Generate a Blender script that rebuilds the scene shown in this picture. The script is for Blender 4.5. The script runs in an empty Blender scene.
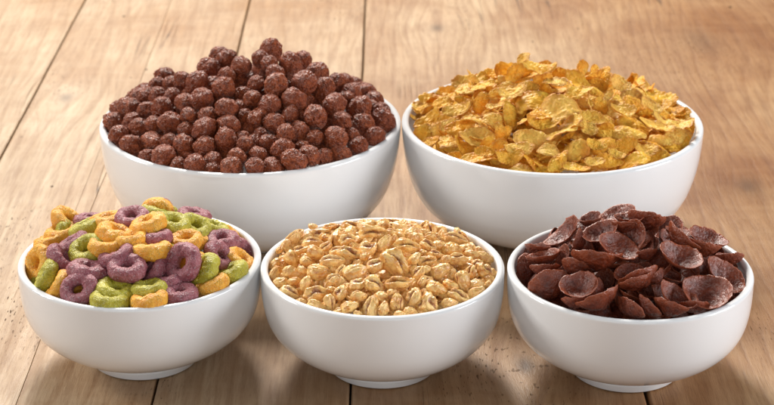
import bpy, bmesh, math, random
import numpy as np
from mathutils import Vector, Matrix, noise

random.seed(11)
rng = np.random.default_rng(11)
SC = bpy.context.scene
COL = SC.collection
PI = math.pi

# ------------------------------------------------------------------ camera
PW, PH, FPX = 774.0, 405.0, 1840.0
PITCH = math.radians(22.595)
CAM = Vector((0.0, 0.0, 0.3594))
cam_data = bpy.data.cameras.new('camera')
cam = bpy.data.objects.new('camera', cam_data)
COL.objects.link(cam)
cam.location = CAM
cam.rotation_euler = (PI / 2 - PITCH, 0, 0)
cam_data.sensor_width = 36.0
cam_data.lens = 36.0 * FPX / PW
cam_data.clip_start = 0.01
cam_data.clip_end = 50.0
cam_data.dof.use_dof = True
cam_data.dof.focus_distance = 0.755
cam_data.dof.aperture_fstop = 25.0
SC.camera = cam

# ------------------------------------------------------------------ light
world = bpy.data.worlds.new('World')
SC.world = world
world.use_nodes = True
wn = world.node_tree.nodes
wn['Background'].inputs['Color'].default_value = (0.96, 0.98, 1.0, 1)
wn['Background'].inputs['Strength'].default_value = 0.13


def area_light(name, loc, target, power, sx, sy, color):
    d = bpy.data.lights.new(name, 'AREA')
    d.shape = 'RECTANGLE'
    d.size, d.size_y = sx, sy
    d.energy = power
    d.color = color
    o = bpy.data.objects.new(name, d)
    COL.objects.link(o)
    o.location = loc
    o.rotation_euler = (Vector(target) - Vector(loc)).to_track_quat('-Z', 'Y').to_euler()
    return o


area_light('key_softbox', (-0.30, 2.25, 1.34), (0, 0.75, 0.03), 64.0, 0.48, 0.70, (1.0, 0.955, 0.89))
area_light('left_softbox', (-1.25, 0.95, 0.72), (0, 0.75, 0.03), 13.0, 0.40, 0.40, (1.0, 0.97, 0.93))
area_light('right_softbox', (1.15, 0.55, 0.36), (0, 0.75, 0.03), 12.0, 0.6, 0.5, (0.92, 0.955, 1.0))
area_light('front_softbox', (-0.10, -0.40, 0.42), (0, 0.75, 0.03), 4.2, 1.1, 0.5, (0.95, 0.975, 1.0))

SC.view_settings.view_transform = 'Standard'
SC.view_settings.look = 'None'
SC.view_settings.exposure = 0.0
SC.view_settings.gamma = 1.0
SC.render.engine = 'CYCLES'
SC.cycles.max_bounces = 8

# ------------------------------------------------------------------ helpers
RIGHT = Vector((1, 0, 0))
FWD = Vector((0, math.cos(PITCH), -math.sin(PITCH)))
UPV = Vector((0, math.sin(PITCH), math.cos(PITCH)))


def ray(px, py):
    return (FWD + RIGHT * ((px - PW / 2) / FPX) + UPV * ((PH / 2 - py) / FPX)).normalized()


def ground_at(px, py):
    d = ray(px, py)
    return CAM + d * (-CAM.z / d.z)


def link(name, me, parent=None):
    o = bpy.data.objects.new(name, me)
    COL.objects.link(o)
    if parent:
        o.parent = parent
    return o


def tag(o, label=None, cat=None, group=None, kind=None):
    if label: o['label'] = label
    if cat: o['category'] = cat
    if group: o['group'] = group
    if kind: o['kind'] = kind
    return o


def mesh_from(name, verts, faces, mat=None, smooth=True):
    me = bpy.data.meshes.new(name)
    me.from_pydata([tuple(v) for v in verts], [], faces)
    me.update()
    if smooth:
        me.polygons.foreach_set('use_smooth', [True] * len(me.polygons))
    if mat:
        me.materials.append(mat)
    return me


class NT:
    """small node-tree helper"""
    def __init__(self, name):
        self.m = bpy.data.materials.new(name)
        self.m.use_nodes = True
        self.t = self.m.node_tree
        self.bsdf = self.t.nodes['Principled BSDF']
        self.out = self.t.nodes['Material Output']

    def n(self, typ, **kw):
        nd = self.t.nodes.new(typ)
        for k, v in kw.items():
            if k in nd.inputs.keys():
                self.put(nd.inputs[k], v)
            else:
                setattr(nd, k, v)
        return nd

    def put(self, sock, v):
        if isinstance(v, bpy.types.NodeSocket):
            self.t.links.new(v, sock)
        else:
            if isinstance(v, (tuple, list)) and len(v) == 3 and sock.type == 'RGBA':
                v = (*v, 1)
            sock.default_value = v

    def math(self, op, a, b=None, c=None, clamp=False):
        nd = self.t.nodes.new('ShaderNodeMath')
        nd.operation = op
        nd.use_clamp = clamp
        for i, v in enumerate((a, b, c)):
            if v is not None:
                self.put(nd.inputs[i], v)
        return nd.outputs[0]

    def mix(self, fac, a, b, blend='MIX'):
        nd = self.t.nodes.new('ShaderNodeMix')
        nd.data_type = 'RGBA'
        nd.blend_type = blend
        self.put(nd.inputs[0], fac)
        self.put(nd.inputs[6], a)
        self.put(nd.inputs[7], b)
        return nd.outputs[2]

    def ramp(self, fac, stops):
        nd = self.t.nodes.new('ShaderNodeValToRGB')
        self.put(nd.inputs[0], fac)
        e = nd.color_ramp.elements
        while len(e) < len(stops):
            e.new(0.5)
        for i, (p, c) in enumerate(stops):
            e[i].position = p
            e[i].color = (c, c, c, 1) if isinstance(c, (int, float)) else (*c, 1)
        return nd.outputs[0]

    def noise(self, vec, scale, detail=3, rough=0.55, dist=0.0):
        nd = self.n('ShaderNodeTexNoise', Vector=vec, Scale=scale, Detail=detail, Roughness=rough, Distortion=dist)
        return nd.outputs[0]

    def bump(self, h, strength, dist, normal=None):
        nd = self.t.nodes.new('ShaderNodeBump')
        nd.inputs['Strength'].default_value = strength
        nd.inputs['Distance'].default_value = dist
        self.put(nd.inputs['Height'], h)
        if normal is not None:
            self.put(nd.inputs['Normal'], normal)
        return nd.outputs[0]


# ------------------------------------------------------------------ materials
def glaze():
    g = NT('white_glaze')
    g.put(g.bsdf.inputs['Base Color'], (0.84, 0.848, 0.855))
    co = g.n('ShaderNodeTexCoord').outputs['Object']
    nz = g.noise(co, 40, 2)
    g.put(g.bsdf.inputs['Roughness'], g.ramp(nz, [(0.3, 0.035), (0.7, 0.075)]))
    g.put(g.bsdf.inputs['IOR'], 1.5)
    g.put(g.bsdf.inputs['Normal'], g.bump(g.noise(co, 60, 1), 0.06, 0.001))
    return g.m


def wood():
    g = NT('scrubbed_wood')
    co = g.n('ShaderNodeTexCoord').outputs['Object']
    rnd = g.n('ShaderNodeAttribute', attribute_type='OBJECT', attribute_name='board').outputs['Fac']
    off = g.n('ShaderNodeCombineXYZ', X=g.math('MULTIPLY', rnd, 3.7), Y=g.math('MULTIPLY', rnd, 11.3), Z=0.0).outputs[0]
    sep = g.n('ShaderNodeSeparateXYZ', Vector=co)
    X, Y = sep.outputs[0], sep.outputs[1]
    # knots bend the grain around them: real places on the boards
    knots = [(526, 366, 0.011, 1.0), (437, 28, 0.010, 0.8), (748, 186, 0.014, 0.6), (66, 98, 0.010, .7), (700, 40, .03, .35)]
    bend = None
    kmask = None
    for px, py, s, a in knots:
        k = ground_at(px, py)
        dx = g.math('SUBTRACT', X, k.x)
        dy = g.math('MULTIPLY', g.math('SUBTRACT', Y, k.y), 0.5)
        d2 = g.math('ADD', g.math('MULTIPLY', dx, dx), g.math('MULTIPLY', dy, dy))
        gs = g.math('EXPONENT', g.math('MULTIPLY', d2, -1.0 / (2.2 * s) ** 2))
        b = g.math('MULTIPLY', g.math('MULTIPLY', dx, gs), -0.8 * a)
        bend = b if bend is None else g.math('ADD', bend, b)
        ks = g.math('MULTIPLY', g.math('EXPONENT', g.math('MULTIPLY', d2, -1.0 / (0.42 * s) ** 2)), a)
        kmask = ks if kmask is None else g.math('ADD', kmask, ks)
    gx = g.math('ADD', X, bend)
    P = g.n('ShaderNodeVectorMath', operation='ADD')
    g.put(P.inputs[0], g.n('ShaderNodeCombineXYZ', X=gx, Y=Y, Z=sep.outputs[2]).outputs[0])
    g.put(P.inputs[1], off)
    P = P.outputs[0]

    def stretch(sx, sy, sz=1.0):
        nd = g.n('ShaderNodeMapping', Vector=P)
        nd.inputs['Scale'].default_value = (sx, sy, sz)
        return nd.outputs[0]
    # broad growth bands, wandering along the board
    warp = g.noise(stretch(1, .26), 9, 2, .45)
    rx0 = g.math('MULTIPLY_ADD', X, 5.0, -.1, clamp=True)
    ring = g.math('ADD', g.math('MULTIPLY', gx, 75), g.math('MULTIPLY', warp, g.math('MULTIPLY_ADD', rx0, 9.0, 7.0)))
    ring = g.math('ADD', ring, g.math('MULTIPLY', rnd, 17.0))
    saw = g.math('FRACT', ring)
    band = g.ramp(saw, [(0.0, 0.0), (0.62, 0.35), (0.86, 1.0), (1.0, 0.0)])
    fib = g.noise(stretch(1, .07), 380, 6, .8)
    fib2 = g.noise(stretch(1, .06), 150, 4, .6)
    blot = g.noise(stretch(1, .55), 7.5, 5, .6)
    blot2 = g.noise(stretch(1, .7), 21, 4, .65)
    cross = g.noise(stretch(.25, 1), 90, 3, .6)
    base = g.mix(g.ramp(blot, [(0.36, 0.0), (0.66, 1.0)]), (0.62, 0.485, 0.330), (0.375, 0.205, 0.090))
    base = g.mix(g.math('MULTIPLY', g.ramp(blot2, [(0.45, 0.0), (0.72, 1.0)]), .40), base, (0.27, 0.145, 0.066))
    base = g.mix(g.math('MULTIPLY', band, 0.42), base, (0.27, 0.140, 0.058))
    base = g.mix(g.math('MULTIPLY', g.ramp(fib2, [(0.42, 0.0), (0.68, 1.0)]), .36), base, (0.26, 0.145, 0.070))
    base = g.mix(g.math('MULTIPLY', g.ramp(fib, [(0.46, 0.0), (0.64, 1.0)]), .48), base, (0.205, 0.098, 0.040))
    base = g.mix(g.math('MULTIPLY', g.ramp(cross, [(0.5, 0.0), (0.8, 1.0)]), .22), base, (0.58, 0.46, 0.32))
    # browner heartwood in the boards on the right
    rx = g.math('MULTIPLY_ADD', X, 4.2, .30, clamp=True)
    base = g.mix(g.math('MULTIPLY', rx, .85), base, (0.76, 0.58, 0.40), 'MULTIPLY')
    blot3 = g.ramp(g.noise(stretch(1.0, .8), 9, 4, .62, .6), [(0.44, 0.0), (0.66, 1.0)])
    base = g.mix(g.math('MULTIPLY', blot3, g.math('MULTIPLY_ADD', rx, .55, .18)), base, (0.60, 0.40, 0.25), 'MULTIPLY')
    # pores: short dark dashes and insect holes
    dash = g.noise(stretch(1, .20), 1000, 1, .5)
    dpatch = g.ramp(g.noise(stretch(1, .4), 13, 2), [(0.48, 0.0), (0.66, 1.0)])
    dashm = g.math('MULTIPLY', g.ramp(dash, [(0.645, 0.0), (0.69, 1.0)]), dpatch)
    base = g.mix(g.math('MULTIPLY', dashm, g.math('MULTIPLY_ADD', rx0, -.35, .85)), base, (0.030, 0.014, 0.007))
    vor = g.n('ShaderNodeTexVoronoi', Vector=stretch(1, .6), Scale=46.0)
    g.put(vor.inputs['Randomness'], 1.0)
    hole = g.ramp(vor.outputs['Distance'], [(0.035, 1.0), (0.060, 0.0)])
    hole = g.math('MULTIPLY', hole, g.ramp(g.n('ShaderNodeSeparateColor', Color=vor.outputs['Color']).outputs[0], [(0.45, 0.0), (0.5, 1.0)]))
    base = g.mix(hole, base, (0.018, 0.010, 0.006))
    # long drying checks
    chk = g.noise(stretch(1, .022), 95, 2, .5)
    chkm = g.ramp(g.math('ABSOLUTE', g.math('SUBTRACT', chk, 0.5)), [(0.0, 1.0), (0.010, 0.0)])
    gate = g.ramp(g.noise(stretch(1, .5), 16, 2), [(0.56, 0.0), (0.64, 1.0)])
    chkm = g.math('MULTIPLY', chkm, gate)
    base = g.mix(g.math('MULTIPLY', chkm, .8), base, (0.05, 0.027, 0.015))
    base = g.mix(g.math('MULTIPLY', kmask, .8, clamp=True), base, (0.045, 0.022, 0.012))
    g.put(g.bsdf.inputs['Base Color'], base)
    g.put(g.bsdf.inputs['Roughness'], g.ramp(fib2, [(0.3, 0.40), (0.7, 0.58)]))
    g.put(g.bsdf.inputs['Specular IOR Level'], g.math('MULTIPLY_ADD', g.math('MAXIMUM', dashm, hole), -.25, .26))
    h = g.math('SUBTRACT', g.math('MULTIPLY', fib, -.6), g.math('MULTIPLY', dashm, .06))
    h = g.math('SUBTRACT', h, g.math('MULTIPLY', chkm, .3))
    h = g.math('SUBTRACT', h, g.math('MULTIPLY', hole, .2))
    h = g.math('SUBTRACT', h, g.math('MULTIPLY', band, .10))
    g.put(g.bsdf.inputs['Normal'], g.bump(h, 0.8, 0.0008))
    return g.m


def obj_noise_vec(g):
    """object space + per-object random shift, so copies do not repeat"""
    co = g.n('ShaderNodeTexCoord').outputs['Object']
    rnd = g.n('ShaderNodeObjectInfo').outputs['Random']
    v = g.n('ShaderNodeVectorMath', operation='ADD')
    g.put(v.inputs[0], co)
    g.put(v.inputs[1], g.n('ShaderNodeCombineXYZ', X=g.math('MULTIPLY', rnd, 37.0), Y=g.math('MULTIPLY', rnd, 91.0), Z=g.math('MULTIPLY', rnd, 53.0)).outputs[0])
    return v.outputs[0], rnd


def cocoa_ball_mat():
    g = NT('cocoa_puff')
    v, rnd = obj_noise_vec(g)
    n1 = g.noise(v, 2.6, 4, .65)
    n2 = g.noise(v, 9.0, 3, .6)
    base = g.mix(g.ramp(n1, [(0.35, 0.0), (0.68, 1.0)]), (0.125, 0.018, 0.005), (0.44, 0.098, 0.026))
    base = g.mix(g.ramp(n2, [(0.54, 0.0), (0.70, .6)]), base, (0.62, 0.22, 0.085))
    base = g.mix(g.math('MULTIPLY', rnd, .35), base, (0.19, 0.030, 0.008))
    vor = g.n('ShaderNodeTexVoronoi', Vector=v, Scale=6.0)
    pit = g.ramp(vor.outputs['Distance'], [(0.05, 1.0), (0.6, 0.0)])
    g.put(g.bsdf.inputs['Base Color'], base)
    g.put(g.bsdf.inputs['Roughness'], g.ramp(n2, [(0.35, 0.20), (0.65, 0.42)]))
    g.put(g.bsdf.inputs['Specular IOR Level'], 0.5)
    h = g.math('ADD', g.math('MULTIPLY', n1, 1.2), g.math('ADD', g.math('MULTIPLY', pit, .5), g.math('MULTIPLY', n2, .6)))
    g.put(g.bsdf.inputs['Normal'], g.bump(h, 1.0, 0.0011))
    return g.m


def flake_mat():
    g = NT('toasted_corn')
    v, rnd = obj_noise_vec(g)
    edge = g.n('ShaderNodeAttribute', attribute_name='edge').outputs['Fac']
    n1 = g.noise(v, 1.4, 3, .6)
    n2 = g.noise(v, 7.0, 3, .6)
    base = g.mix(g.ramp(n1, [(0.35, 0.0), (0.68, 1.0)]), (1.0, 0.67, 0.085), (0.98, 0.51, 0.035))
    base = g.mix(g.ramp(rnd, [(0.0, .65), (0.5, 0.0)]), base, (1.0, 0.72, 0.20))
    base = g.mix(g.ramp(rnd, [(0.62, 0.0), (1.0, .5)]), base, (0.95, 0.42, 0.022))
    e = g.math('MULTIPLY', g.math('POWER', edge, 3.0), g.ramp(n1, [(0.30, 0.0), (0.62, 1.0)]))
    base = g.mix(g.math('MULTIPLY', e, .75), base, (0.48, 0.12, 0.008))
    base = g.mix(g.ramp(n2, [(0.62, 0.0), (0.80, .45)]), base, (0.92, 0.66, 0.25))
    g.put(g.bsdf.inputs['Base Color'], base)
    g.put(g.bsdf.inputs['Roughness'], g.ramp(n2, [(0.35, 0.36), (0.65, 0.60)]))
    g.put(g.bsdf.inputs['Specular IOR Level'], 0.36)
    vor = g.n('ShaderNodeTexVoronoi', Vector=v, Scale=7.0)
    vor.feature = 'SMOOTH_F1'
    h = g.math('ADD', g.math('MULTIPLY', vor.outputs['Distance'], -1.0), g.math('MULTIPLY', n2, .7))
    nrm = g.bump(h, 0.75, 0.0008)
    g.put(g.bsdf.inputs['Normal'], nrm)
    tr = g.n('ShaderNodeBsdfTranslucent', Color=base, Normal=nrm)
    mx = g.t.nodes.new('ShaderNodeMixShader')
    mx.inputs[0].default_value = 0.28
    g.t.links.new(g.bsdf.outputs[0], mx.inputs[1])
    g.t.links.new(tr.outputs[0], mx.inputs[2])
    g.t.links.new(mx.outputs[0], g.out.inputs['Surface'])
    return g.m


def loop_mat(name, dark, mid, light):
    g = NT(name)
    v, rnd = obj_noise_vec(g)
    n1 = g.noise(v, 2.2, 4, .65)
    n2 = g.noise(v, 11.0, 3, .65)
    base = g.mix(g.ramp(n1, [(0.33, 0.0), (0.66, 1.0)]), dark, mid)
    vor = g.n('ShaderNodeTexVoronoi', Vector=v, Scale=9.0)
    spk = g.ramp(vor.outputs['Distance'], [(0.16, 1.0), (0.42, 0.0)])
    spk = g.math('MULTIPLY', spk, g.ramp(g.noise(v, 3.5, 2), [(0.45, 0.0), (0.6, 1.0)]))
    base = g.mix(g.math('MULTIPLY', spk, .7), base, light)
    base = g.mix(g.ramp(n2, [(0.55, 0.0), (0.75, .5)]), base, light)
    g.put(g.bsdf.inputs['Base Color'], base)
    g.put(g.bsdf.inputs['Roughness'], .36)
    g.put(g.bsdf.inputs['Specular IOR Level'], 0.5)
    g.put(g.bsdf.inputs['Subsurface Weight'], .12)
    g.put(g.bsdf.inputs['Subsurface Radius'], (1.0, .6, .3))
    g.put(g.bsdf.inputs['Subsurface Scale'], .0012)
    h = g.math('ADD', g.math('MULTIPLY', n1, 1.1), g.math('ADD', g.math('MULTIPLY', n2, .8), g.math('MULTIPLY', spk, .5)))
    g.put(g.bsdf.inputs['Normal'], g.bump(h, 1.0, 0.0008))
    return g.m


def puff_mat():
    g = NT('honey_wheat')
    v, rnd = obj_noise_vec(g)
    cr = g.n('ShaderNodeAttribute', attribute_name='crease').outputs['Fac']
    n1 = g.noise(v, 1.7, 4, .65)
    n2 = g.noise(v, 6.0, 3, .6)
    base = g.mix(g.ramp(n1, [(0.40, 0.0), (0.62, 1.0)]), (0.92, 0.60, 0.20), (0.60, 0.215, 0.020))
    base = g.mix(g.math('MULTIPLY', rnd, .4), base, (0.93, 0.67, 0.29))
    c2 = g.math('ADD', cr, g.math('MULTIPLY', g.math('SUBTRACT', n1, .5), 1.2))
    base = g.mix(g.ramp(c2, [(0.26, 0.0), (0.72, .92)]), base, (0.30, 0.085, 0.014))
    spot = g.ramp(g.noise(v, 3.4, 2), [(0.66, 0.0), (0.72, .7)])
    base = g.mix(spot, base, (0.30, 0.10, 0.022))
    g.put(g.bsdf.inputs['Base Color'], base)
    g.put(g.bsdf.inputs['Roughness'], g.ramp(n2, [(0.3, 0.17), (0.7, 0.36)]))
    g.put(g.bsdf.inputs['Specular IOR Level'], 0.75)
    g.put(g.bsdf.inputs['Subsurface Weight'], .10)
    g.put(g.bsdf.inputs['Subsurface Scale'], .001)
    h = g.math('ADD', n1, g.math('MULTIPLY', n2, .5))
    g.put(g.bsdf.inputs['Normal'], g.bump(h, 0.55, 0.0008))
    return g.m


def shell_mat():
    g = NT('cocoa_shell')
    v, rnd = obj_noise_vec(g)
    edge = g.n('ShaderNodeAttribute', attribute_name='edge').outputs['Fac']
    inner = g.n('ShaderNodeAttribute', attribute_name='inner').outputs['Fac']
    n1 = g.noise(v, 2.8, 4, .65)
    n2 = g.noise(v, 10.0, 3, .65)
    n3 = g.noise(v, 2.0, 3, .6, .8)
    base = g.mix(g.ramp(n1, [(0.33, 0.0), (0.68, 1.0)]), (0.080, 0.011, 0.004), (0.24, 0.045, 0.016))
    base = g.mix(g.math('MULTIPLY', g.math('POWER', edge, 6.0), .7), base, (0.36, 0.082, 0.028))
    # sugary bloom inside the cup
    bl = g.math('MULTIPLY', g.ramp(n2, [(0.50, 0.0), (0.68, 1.0)]), g.ramp(n3, [(0.40, 0.0), (0.62, 1.0)]))
    bl = g.math('MULTIPLY', bl, g.math('MULTIPLY_ADD', inner, .5, .12))
    base = g.mix(bl, base, (0.50, 0.31, 0.25))
    g.put(g.bsdf.inputs['Base Color'], base)
    g.put(g.bsdf.inputs['Roughness'], g.ramp(n2, [(0.35, 0.20), (0.65, 0.45)]))
    g.put(g.bsdf.inputs['Specular IOR Level'], 0.6)
    h = g.math('ADD', g.math('MULTIPLY', n1, 1.0), g.math('ADD', g.math('MULTIPLY', n2, .6), g.math('MULTIPLY', n3, 1.0)))
    g.put(g.bsdf.inputs['Normal'], g.bump(h, 0.8, 0.0008))
    return g.m


M_GLAZE = glaze()
M_WOOD = wood()
M_BALL = cocoa_ball_mat()
M_FLAKE = flake_mat()
M_PURPLE = loop_mat('purple_loop', (0.24, 0.048, 0.062), (0.43, 0.145, 0.170), (0.78, 0.56, 0.60))
M_GREEN = loop_mat('green_loop', (0.40, 0.34, 0.010), (0.58, 0.52, 0.045), (0.86, 0.83, 0.36))
M_ORANGE = loop_mat('orange_loop', (0.84, 0.32, 0.012), (0.95, 0.50, 0.050), (1.0, 0.78, 0.32))
M_PUFF = puff_mat()
M_SHELL = shell_mat()

# ------------------------------------------------------------------ table
def seam_x(px, py):
    return ground_at(px, py).x


split = seam_x(648, 400)            # a drying split that closes towards the back
tight = seam_x(167, 12)
seams = sorted([-0.62, -0.46, seam_x(85, 0), tight, seam_x(250, 0), seam_x(365, 10), split, .42, .62, .90])
table = bpy.data.objects.new('table', None)
COL.objects.link(table)
tag(table, 'worn scrubbed wooden table of wide planks under the five bowls', None, None, 'structure')
Y0, Y1, TH = 0.10, 2.3, 0.03


def gap_at(x, y):
    if x == split:
        return .00065 * max(0, min(1, (0.86 - y) / .12)) + .00001
    if x == tight:
        return .00008
    return .00045


board = 0.13
for i in range(len(seams) - 1):
    xa, xb = seams[i], seams[i + 1]
    bm = bmesh.new()
    ny = 90
    dz = random.uniform(-.0002, .0002)
    if xa != split:
        board = (board + 0.317) % 1.0
        zz = dz
    rows = []
    for j in range(ny + 1):
        y = Y0 + (Y1 - Y0) * j / ny
        w = []
        for xs in (xa, xb):
            wob = noise.noise(Vector((xs * 31, y * 9, 0))) * .0007 + noise.noise(Vector((xs * 31, y * 60, 3))) * .0002
            w.append((xs + wob, gap_at(xs, y)))
        (a, ga), (b, gb) = w
        a += ga; b -= gb
        ba, bb = ga * 1.6, gb * 1.6
        cs = [(a, -TH), (a, zz - ba), (a + ba * .35, zz - ba * .3), (a + ba, zz), (b - bb, zz), (b - bb * .35, zz - bb * .3), (b, zz - bb), (b, -TH)]
        rows.append([bm.verts.new((x, y, z)) for x, z in cs])
    for j in range(ny):
        for k in range(len(cs)):
            k2 = (k + 1) % len(cs)
            bm.faces.new((rows[j][k], rows[j][k2], rows[j + 1][k2], rows[j + 1][k]))
    bm.faces.new(rows[0]); bm.faces.new(list(reversed(rows[-1])))
    bmesh.ops.recalc_face_normals(bm, faces=bm.faces)
    me = bpy.data.meshes.new('plank')
    bm.to_mesh(me); bm.free()
    me.materials.append(M_WOOD)
    o = link('plank', me, table)
    o['board'] = board

# ------------------------------------------------------------------ bowls
def spline(pts, n):
    P = np.array(pts, float)
    P = np.vstack([2 * P[0] - P[1], P, 2 * P[-1] - P[-2]])
    out = []
    for i in range(1, len(P) - 2):
        for k in range(n):
            t = k / n
            p0, p1, p2, p3 = P[i - 1:i + 3]
            out.append(.5 * (2 * p1 + (p2 - p0) * t + (2 * p0 - 5 * p1 + 4 * p2 - p3) * t * t + (3 * p1 - p0 - 3 * p2 + p3) * t ** 3))
    out.append(P[-2])
    return np.array(out)


def lathe(name, prof, seg, mat, closed=False):
    vs, fs = [], []
    n = len(prof)
    for i in range(seg):
        a = 2 * PI * i / seg
        for r, z in prof:
            vs.append((r * math.cos(a), r * math.sin(a), z))
    for i in range(seg):
        i2 = (i + 1) % seg
        for k in range(n if closed else n - 1):
            k2 = (k + 1) % n
            fs.append((i * n + k, i2 * n + k, i2 * n + k2, i * n + k2))
    return mesh_from(name, vs, fs, mat)


SMALL = dict(R=.05, H=.04577, foot=.0228, fz=.0046, wall=.0031,
             out=[(.0246, .0046), (.0280, .0062), (.0315, .0080), (.0362, .0108), (.0402, .0137), (.0434, .0167), (.0458, .0198), (.0474, .0228),
                  (.0485, .0260), (.0493, .0300), (.0498, .0345), (.05, .0395), (.05, .0445)])
LARGE = dict(R=.07189, H=.05721, foot=.0300, fz=.0050, wall=.0036,
             out=[(.0305, .0050), (.0400, .0064), (.0470, .0084), (.0525, .0110), (.0575, .0140), (.0613, .0172), (.0641, .0208), (.0660, .0243), (.0676, .0281),
                  (.0698, .0359), (.0711, .0436), (.0718, .0513), (.0719, .0556)])


def inner_r(S, z):
    o = S['out']
    zz = [p[1] for p in o]; rr = [p[0] for p in o]
    return float(np.interp(z, zz, rr)) - S['wall']


def make_bowl_meshes(S):
    o = spline(S['out'], 7)
    w = S['wall']
    top = S['H']
    rc = o[-1][0] - w / 2
    zc = o[-1][1]
    prof = [(0.0005, S['fz'] + .0002), (S['foot'] * .8, S['fz'] + .0002)] + [tuple(p) for p in o]
    for k in range(1, 10):
        a = PI * k / 10
        prof.append((rc + math.cos(a) * w / 2, zc + math.sin(a) * (top - zc)))
    # inner wall: offset along the normal
    inn = []
    for k in range(len(o) - 1, -1, -1):
        t = o[min(k + 1, len(o) - 1)] - o[max(k - 1, 0)]
        t = t / np.linalg.norm(t)
        inn.append((o[k][0] - t[1] * w, o[k][1] + t[0] * w))
    prof += inn + [(S['foot'] * .5, inn[-1][1]), (0.0005, inn[-1][1])]
    body = lathe('body', prof, 128, M_GLAZE)
    f, z = S['foot'], S['fz']
    ring = [(f - .0030, 0.0004), (f - .0022, 0), (f - .0006, 0), (f, .0006), (f + .0004, z * .6), (f + .0016, z - .0002), (f - .0045, z - .0002), (f - .0040, .0010)]
    foot = lathe('foot_ring', ring, 96, M_GLAZE, True)
    return body, foot


small_m = make_bowl_meshes(SMALL)
large_m = make_bowl_meshes(LARGE)
BOWLS = {
    'loops': (SMALL, -0.10212, 0.69406, 'small white glazed bowl of coloured cereal rings, front left'),
    'puffs': (SMALL, -0.00183, 0.68678, 'small white glazed bowl of golden puffed wheat, front centre'),
    'shells': (SMALL, 0.09918, 0.68336, 'small white glazed bowl of dark chocolate shells, front right'),
    'balls': (LARGE, -0.06528, 0.82879, 'large white glazed bowl of chocolate cereal balls, back left'),
    'flakes': (LARGE, 0.07892, 0.82869, 'large white glazed bowl of yellow corn flakes, back right'),
}
for key, (S, x, y, lab) in BOWLS.items():
    root = bpy.data.objects.new('bowl', None)
    COL.objects.link(root)
    root.location = (x, y, .0004)
    root.rotation_euler.z = random.uniform(0, 6)
    tag(root, lab, 'bowl', 'white bowls of cereal')
    bmesh_, fmesh_ = small_m if S is SMALL else large_m
    link('body', bmesh_, root)
    link('foot_ring', fmesh_, root)

# ------------------------------------------------------------------ cereal meshes
def fbm(p, sc, seed, octs=3):
    v = 0; a = 1
    for k in range(octs):
        v += a * noise.noise(Vector(p) * (sc * 2 ** k) + Vector((seed * 13.7, seed * 5.1, k * 3.3)))
        a *= .5
    return v


def ico(sub):
    bm = bmesh.new()
    bmesh.ops.create_icosphere(bm, subdivisions=sub, radius=1)
    vs = [v.co.copy() for v in bm.verts]
    fs = [tuple(v.index for v in f.verts) for f in bm.faces]
    bm.free()
    return vs, fs


ICO_V, ICO_F = ico(5)


def ball_mesh(seed):
    out = []
    rs = random.Random(seed)
    el = 1 + rs.uniform(0, .22)
    for v in ICO_V:
        d = 1 + .13 * fbm(v, 1.2, seed) + .075 * fbm(v, 3.2, seed + 50) + .036 * fbm(v, 8, seed + 90, 2)
        p = v * d
        out.append((p.x * el, p.y, p.z * (1 - .04 * seed % .1)))
    return mesh_from('chocolate_ball', out, ICO_F, M_BALL)


def add_attr(me, name, vals):
    a = me.attributes.new(name, 'FLOAT', 'POINT')
    a.data.foreach_set('value', [float(v) for v in vals])


def sheet_mesh(name, seed, zfun, outline, thick, mat, nr=26, na=80, detail=None):
    """closed thin sheet: polar grid top + bottom joined at a rounded rim, unit radius"""
    top, edge = [], []
    vs, ed, inn, fs = [], [], [], []
    def pt(i, j):
        a = 2 * PI * j / na
        r = i / nr
        ro = outline(a)
        return r * ro * math.cos(a), r * ro * math.sin(a), r
    for side in (1, -1):
        for i in range(1, nr + 1):
            for j in range(na):
                x, y, r = pt(i, j)
                z = zfun(x, y, r)
                th = thick * (1 - max(0, (r - .86) / .14) ** 2 * .75)
                vs.append((x, y, z + side * th / 2)); ed.append(r); inn.append(1.0 if side == 1 else 0.0)
        z = zfun(0, 0, 0)
        vs.append((0, 0, z + side * thick / 2)); ed.append(0); inn.append(1.0 if side == 1 else 0.0)
    n1 = nr * na + 1
    for s in (0, 1):
        o = s * n1
        for j in range(na):
            j2 = (j + 1) % na
            c = o + n1 - 1
            f = (c, o + j, o + j2)
            fs.append(f if s == 0 else f[::-1])
            for i in range(nr - 1):
                f = (o + i * na + j, o + (i + 1) * na + j, o + (i + 1) * na + j2, o + i * na + j2)
                fs.append(f if s == 0 else f[::-1])
    for j in range(na):
        j2 = (j + 1) % na
        a = (nr - 1) * na
        fs.append((a + j, n1 + a + j, n1 + a + j2, a + j2))
    me = mesh_from(name, vs, fs, mat)
    add_attr(me, 'edge', ed)
    add_attr(me, 'inner', inn)
    return me


def flake_mesh(seed):
    rs = random.Random(seed)
    asp = rs.uniform(.48, .78)
    a2, b2, c2 = rs.uniform(.08, .46), rs.uniform(-.26, .26), rs.uniform(-.10, .45)
    ph = rs.uniform(0, 6)
    def outline(a):
        c = Vector((math.cos(a), math.sin(a), 0))
        k = 1 + .17 * fbm(c, 1.1, seed) + .08 * fbm(c, 2.6, seed + 20) + .028 * fbm(c, 8, seed + 40)
        base = 1 / math.sqrt(math.cos(a) ** 2 + (math.sin(a) / asp) ** 2)
        return base * k
    def z(x, y, r):
        p = (x, y, 0)
        w = a2 * x * x + b2 * x * y + c2 * y * y
        w += .15 * fbm(p, 1.2, seed + 3, 2) + .09 * abs(fbm(p, 2.6, seed + 7, 2)) + .020 * fbm(p, 8, seed + 9, 2)
        w += .08 * math.sin(ph + x * 3 + y * 2) * r * r
        return w
    return sheet_mesh('corn_flake', seed, z, outline, .065, M_FLAKE)


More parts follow.
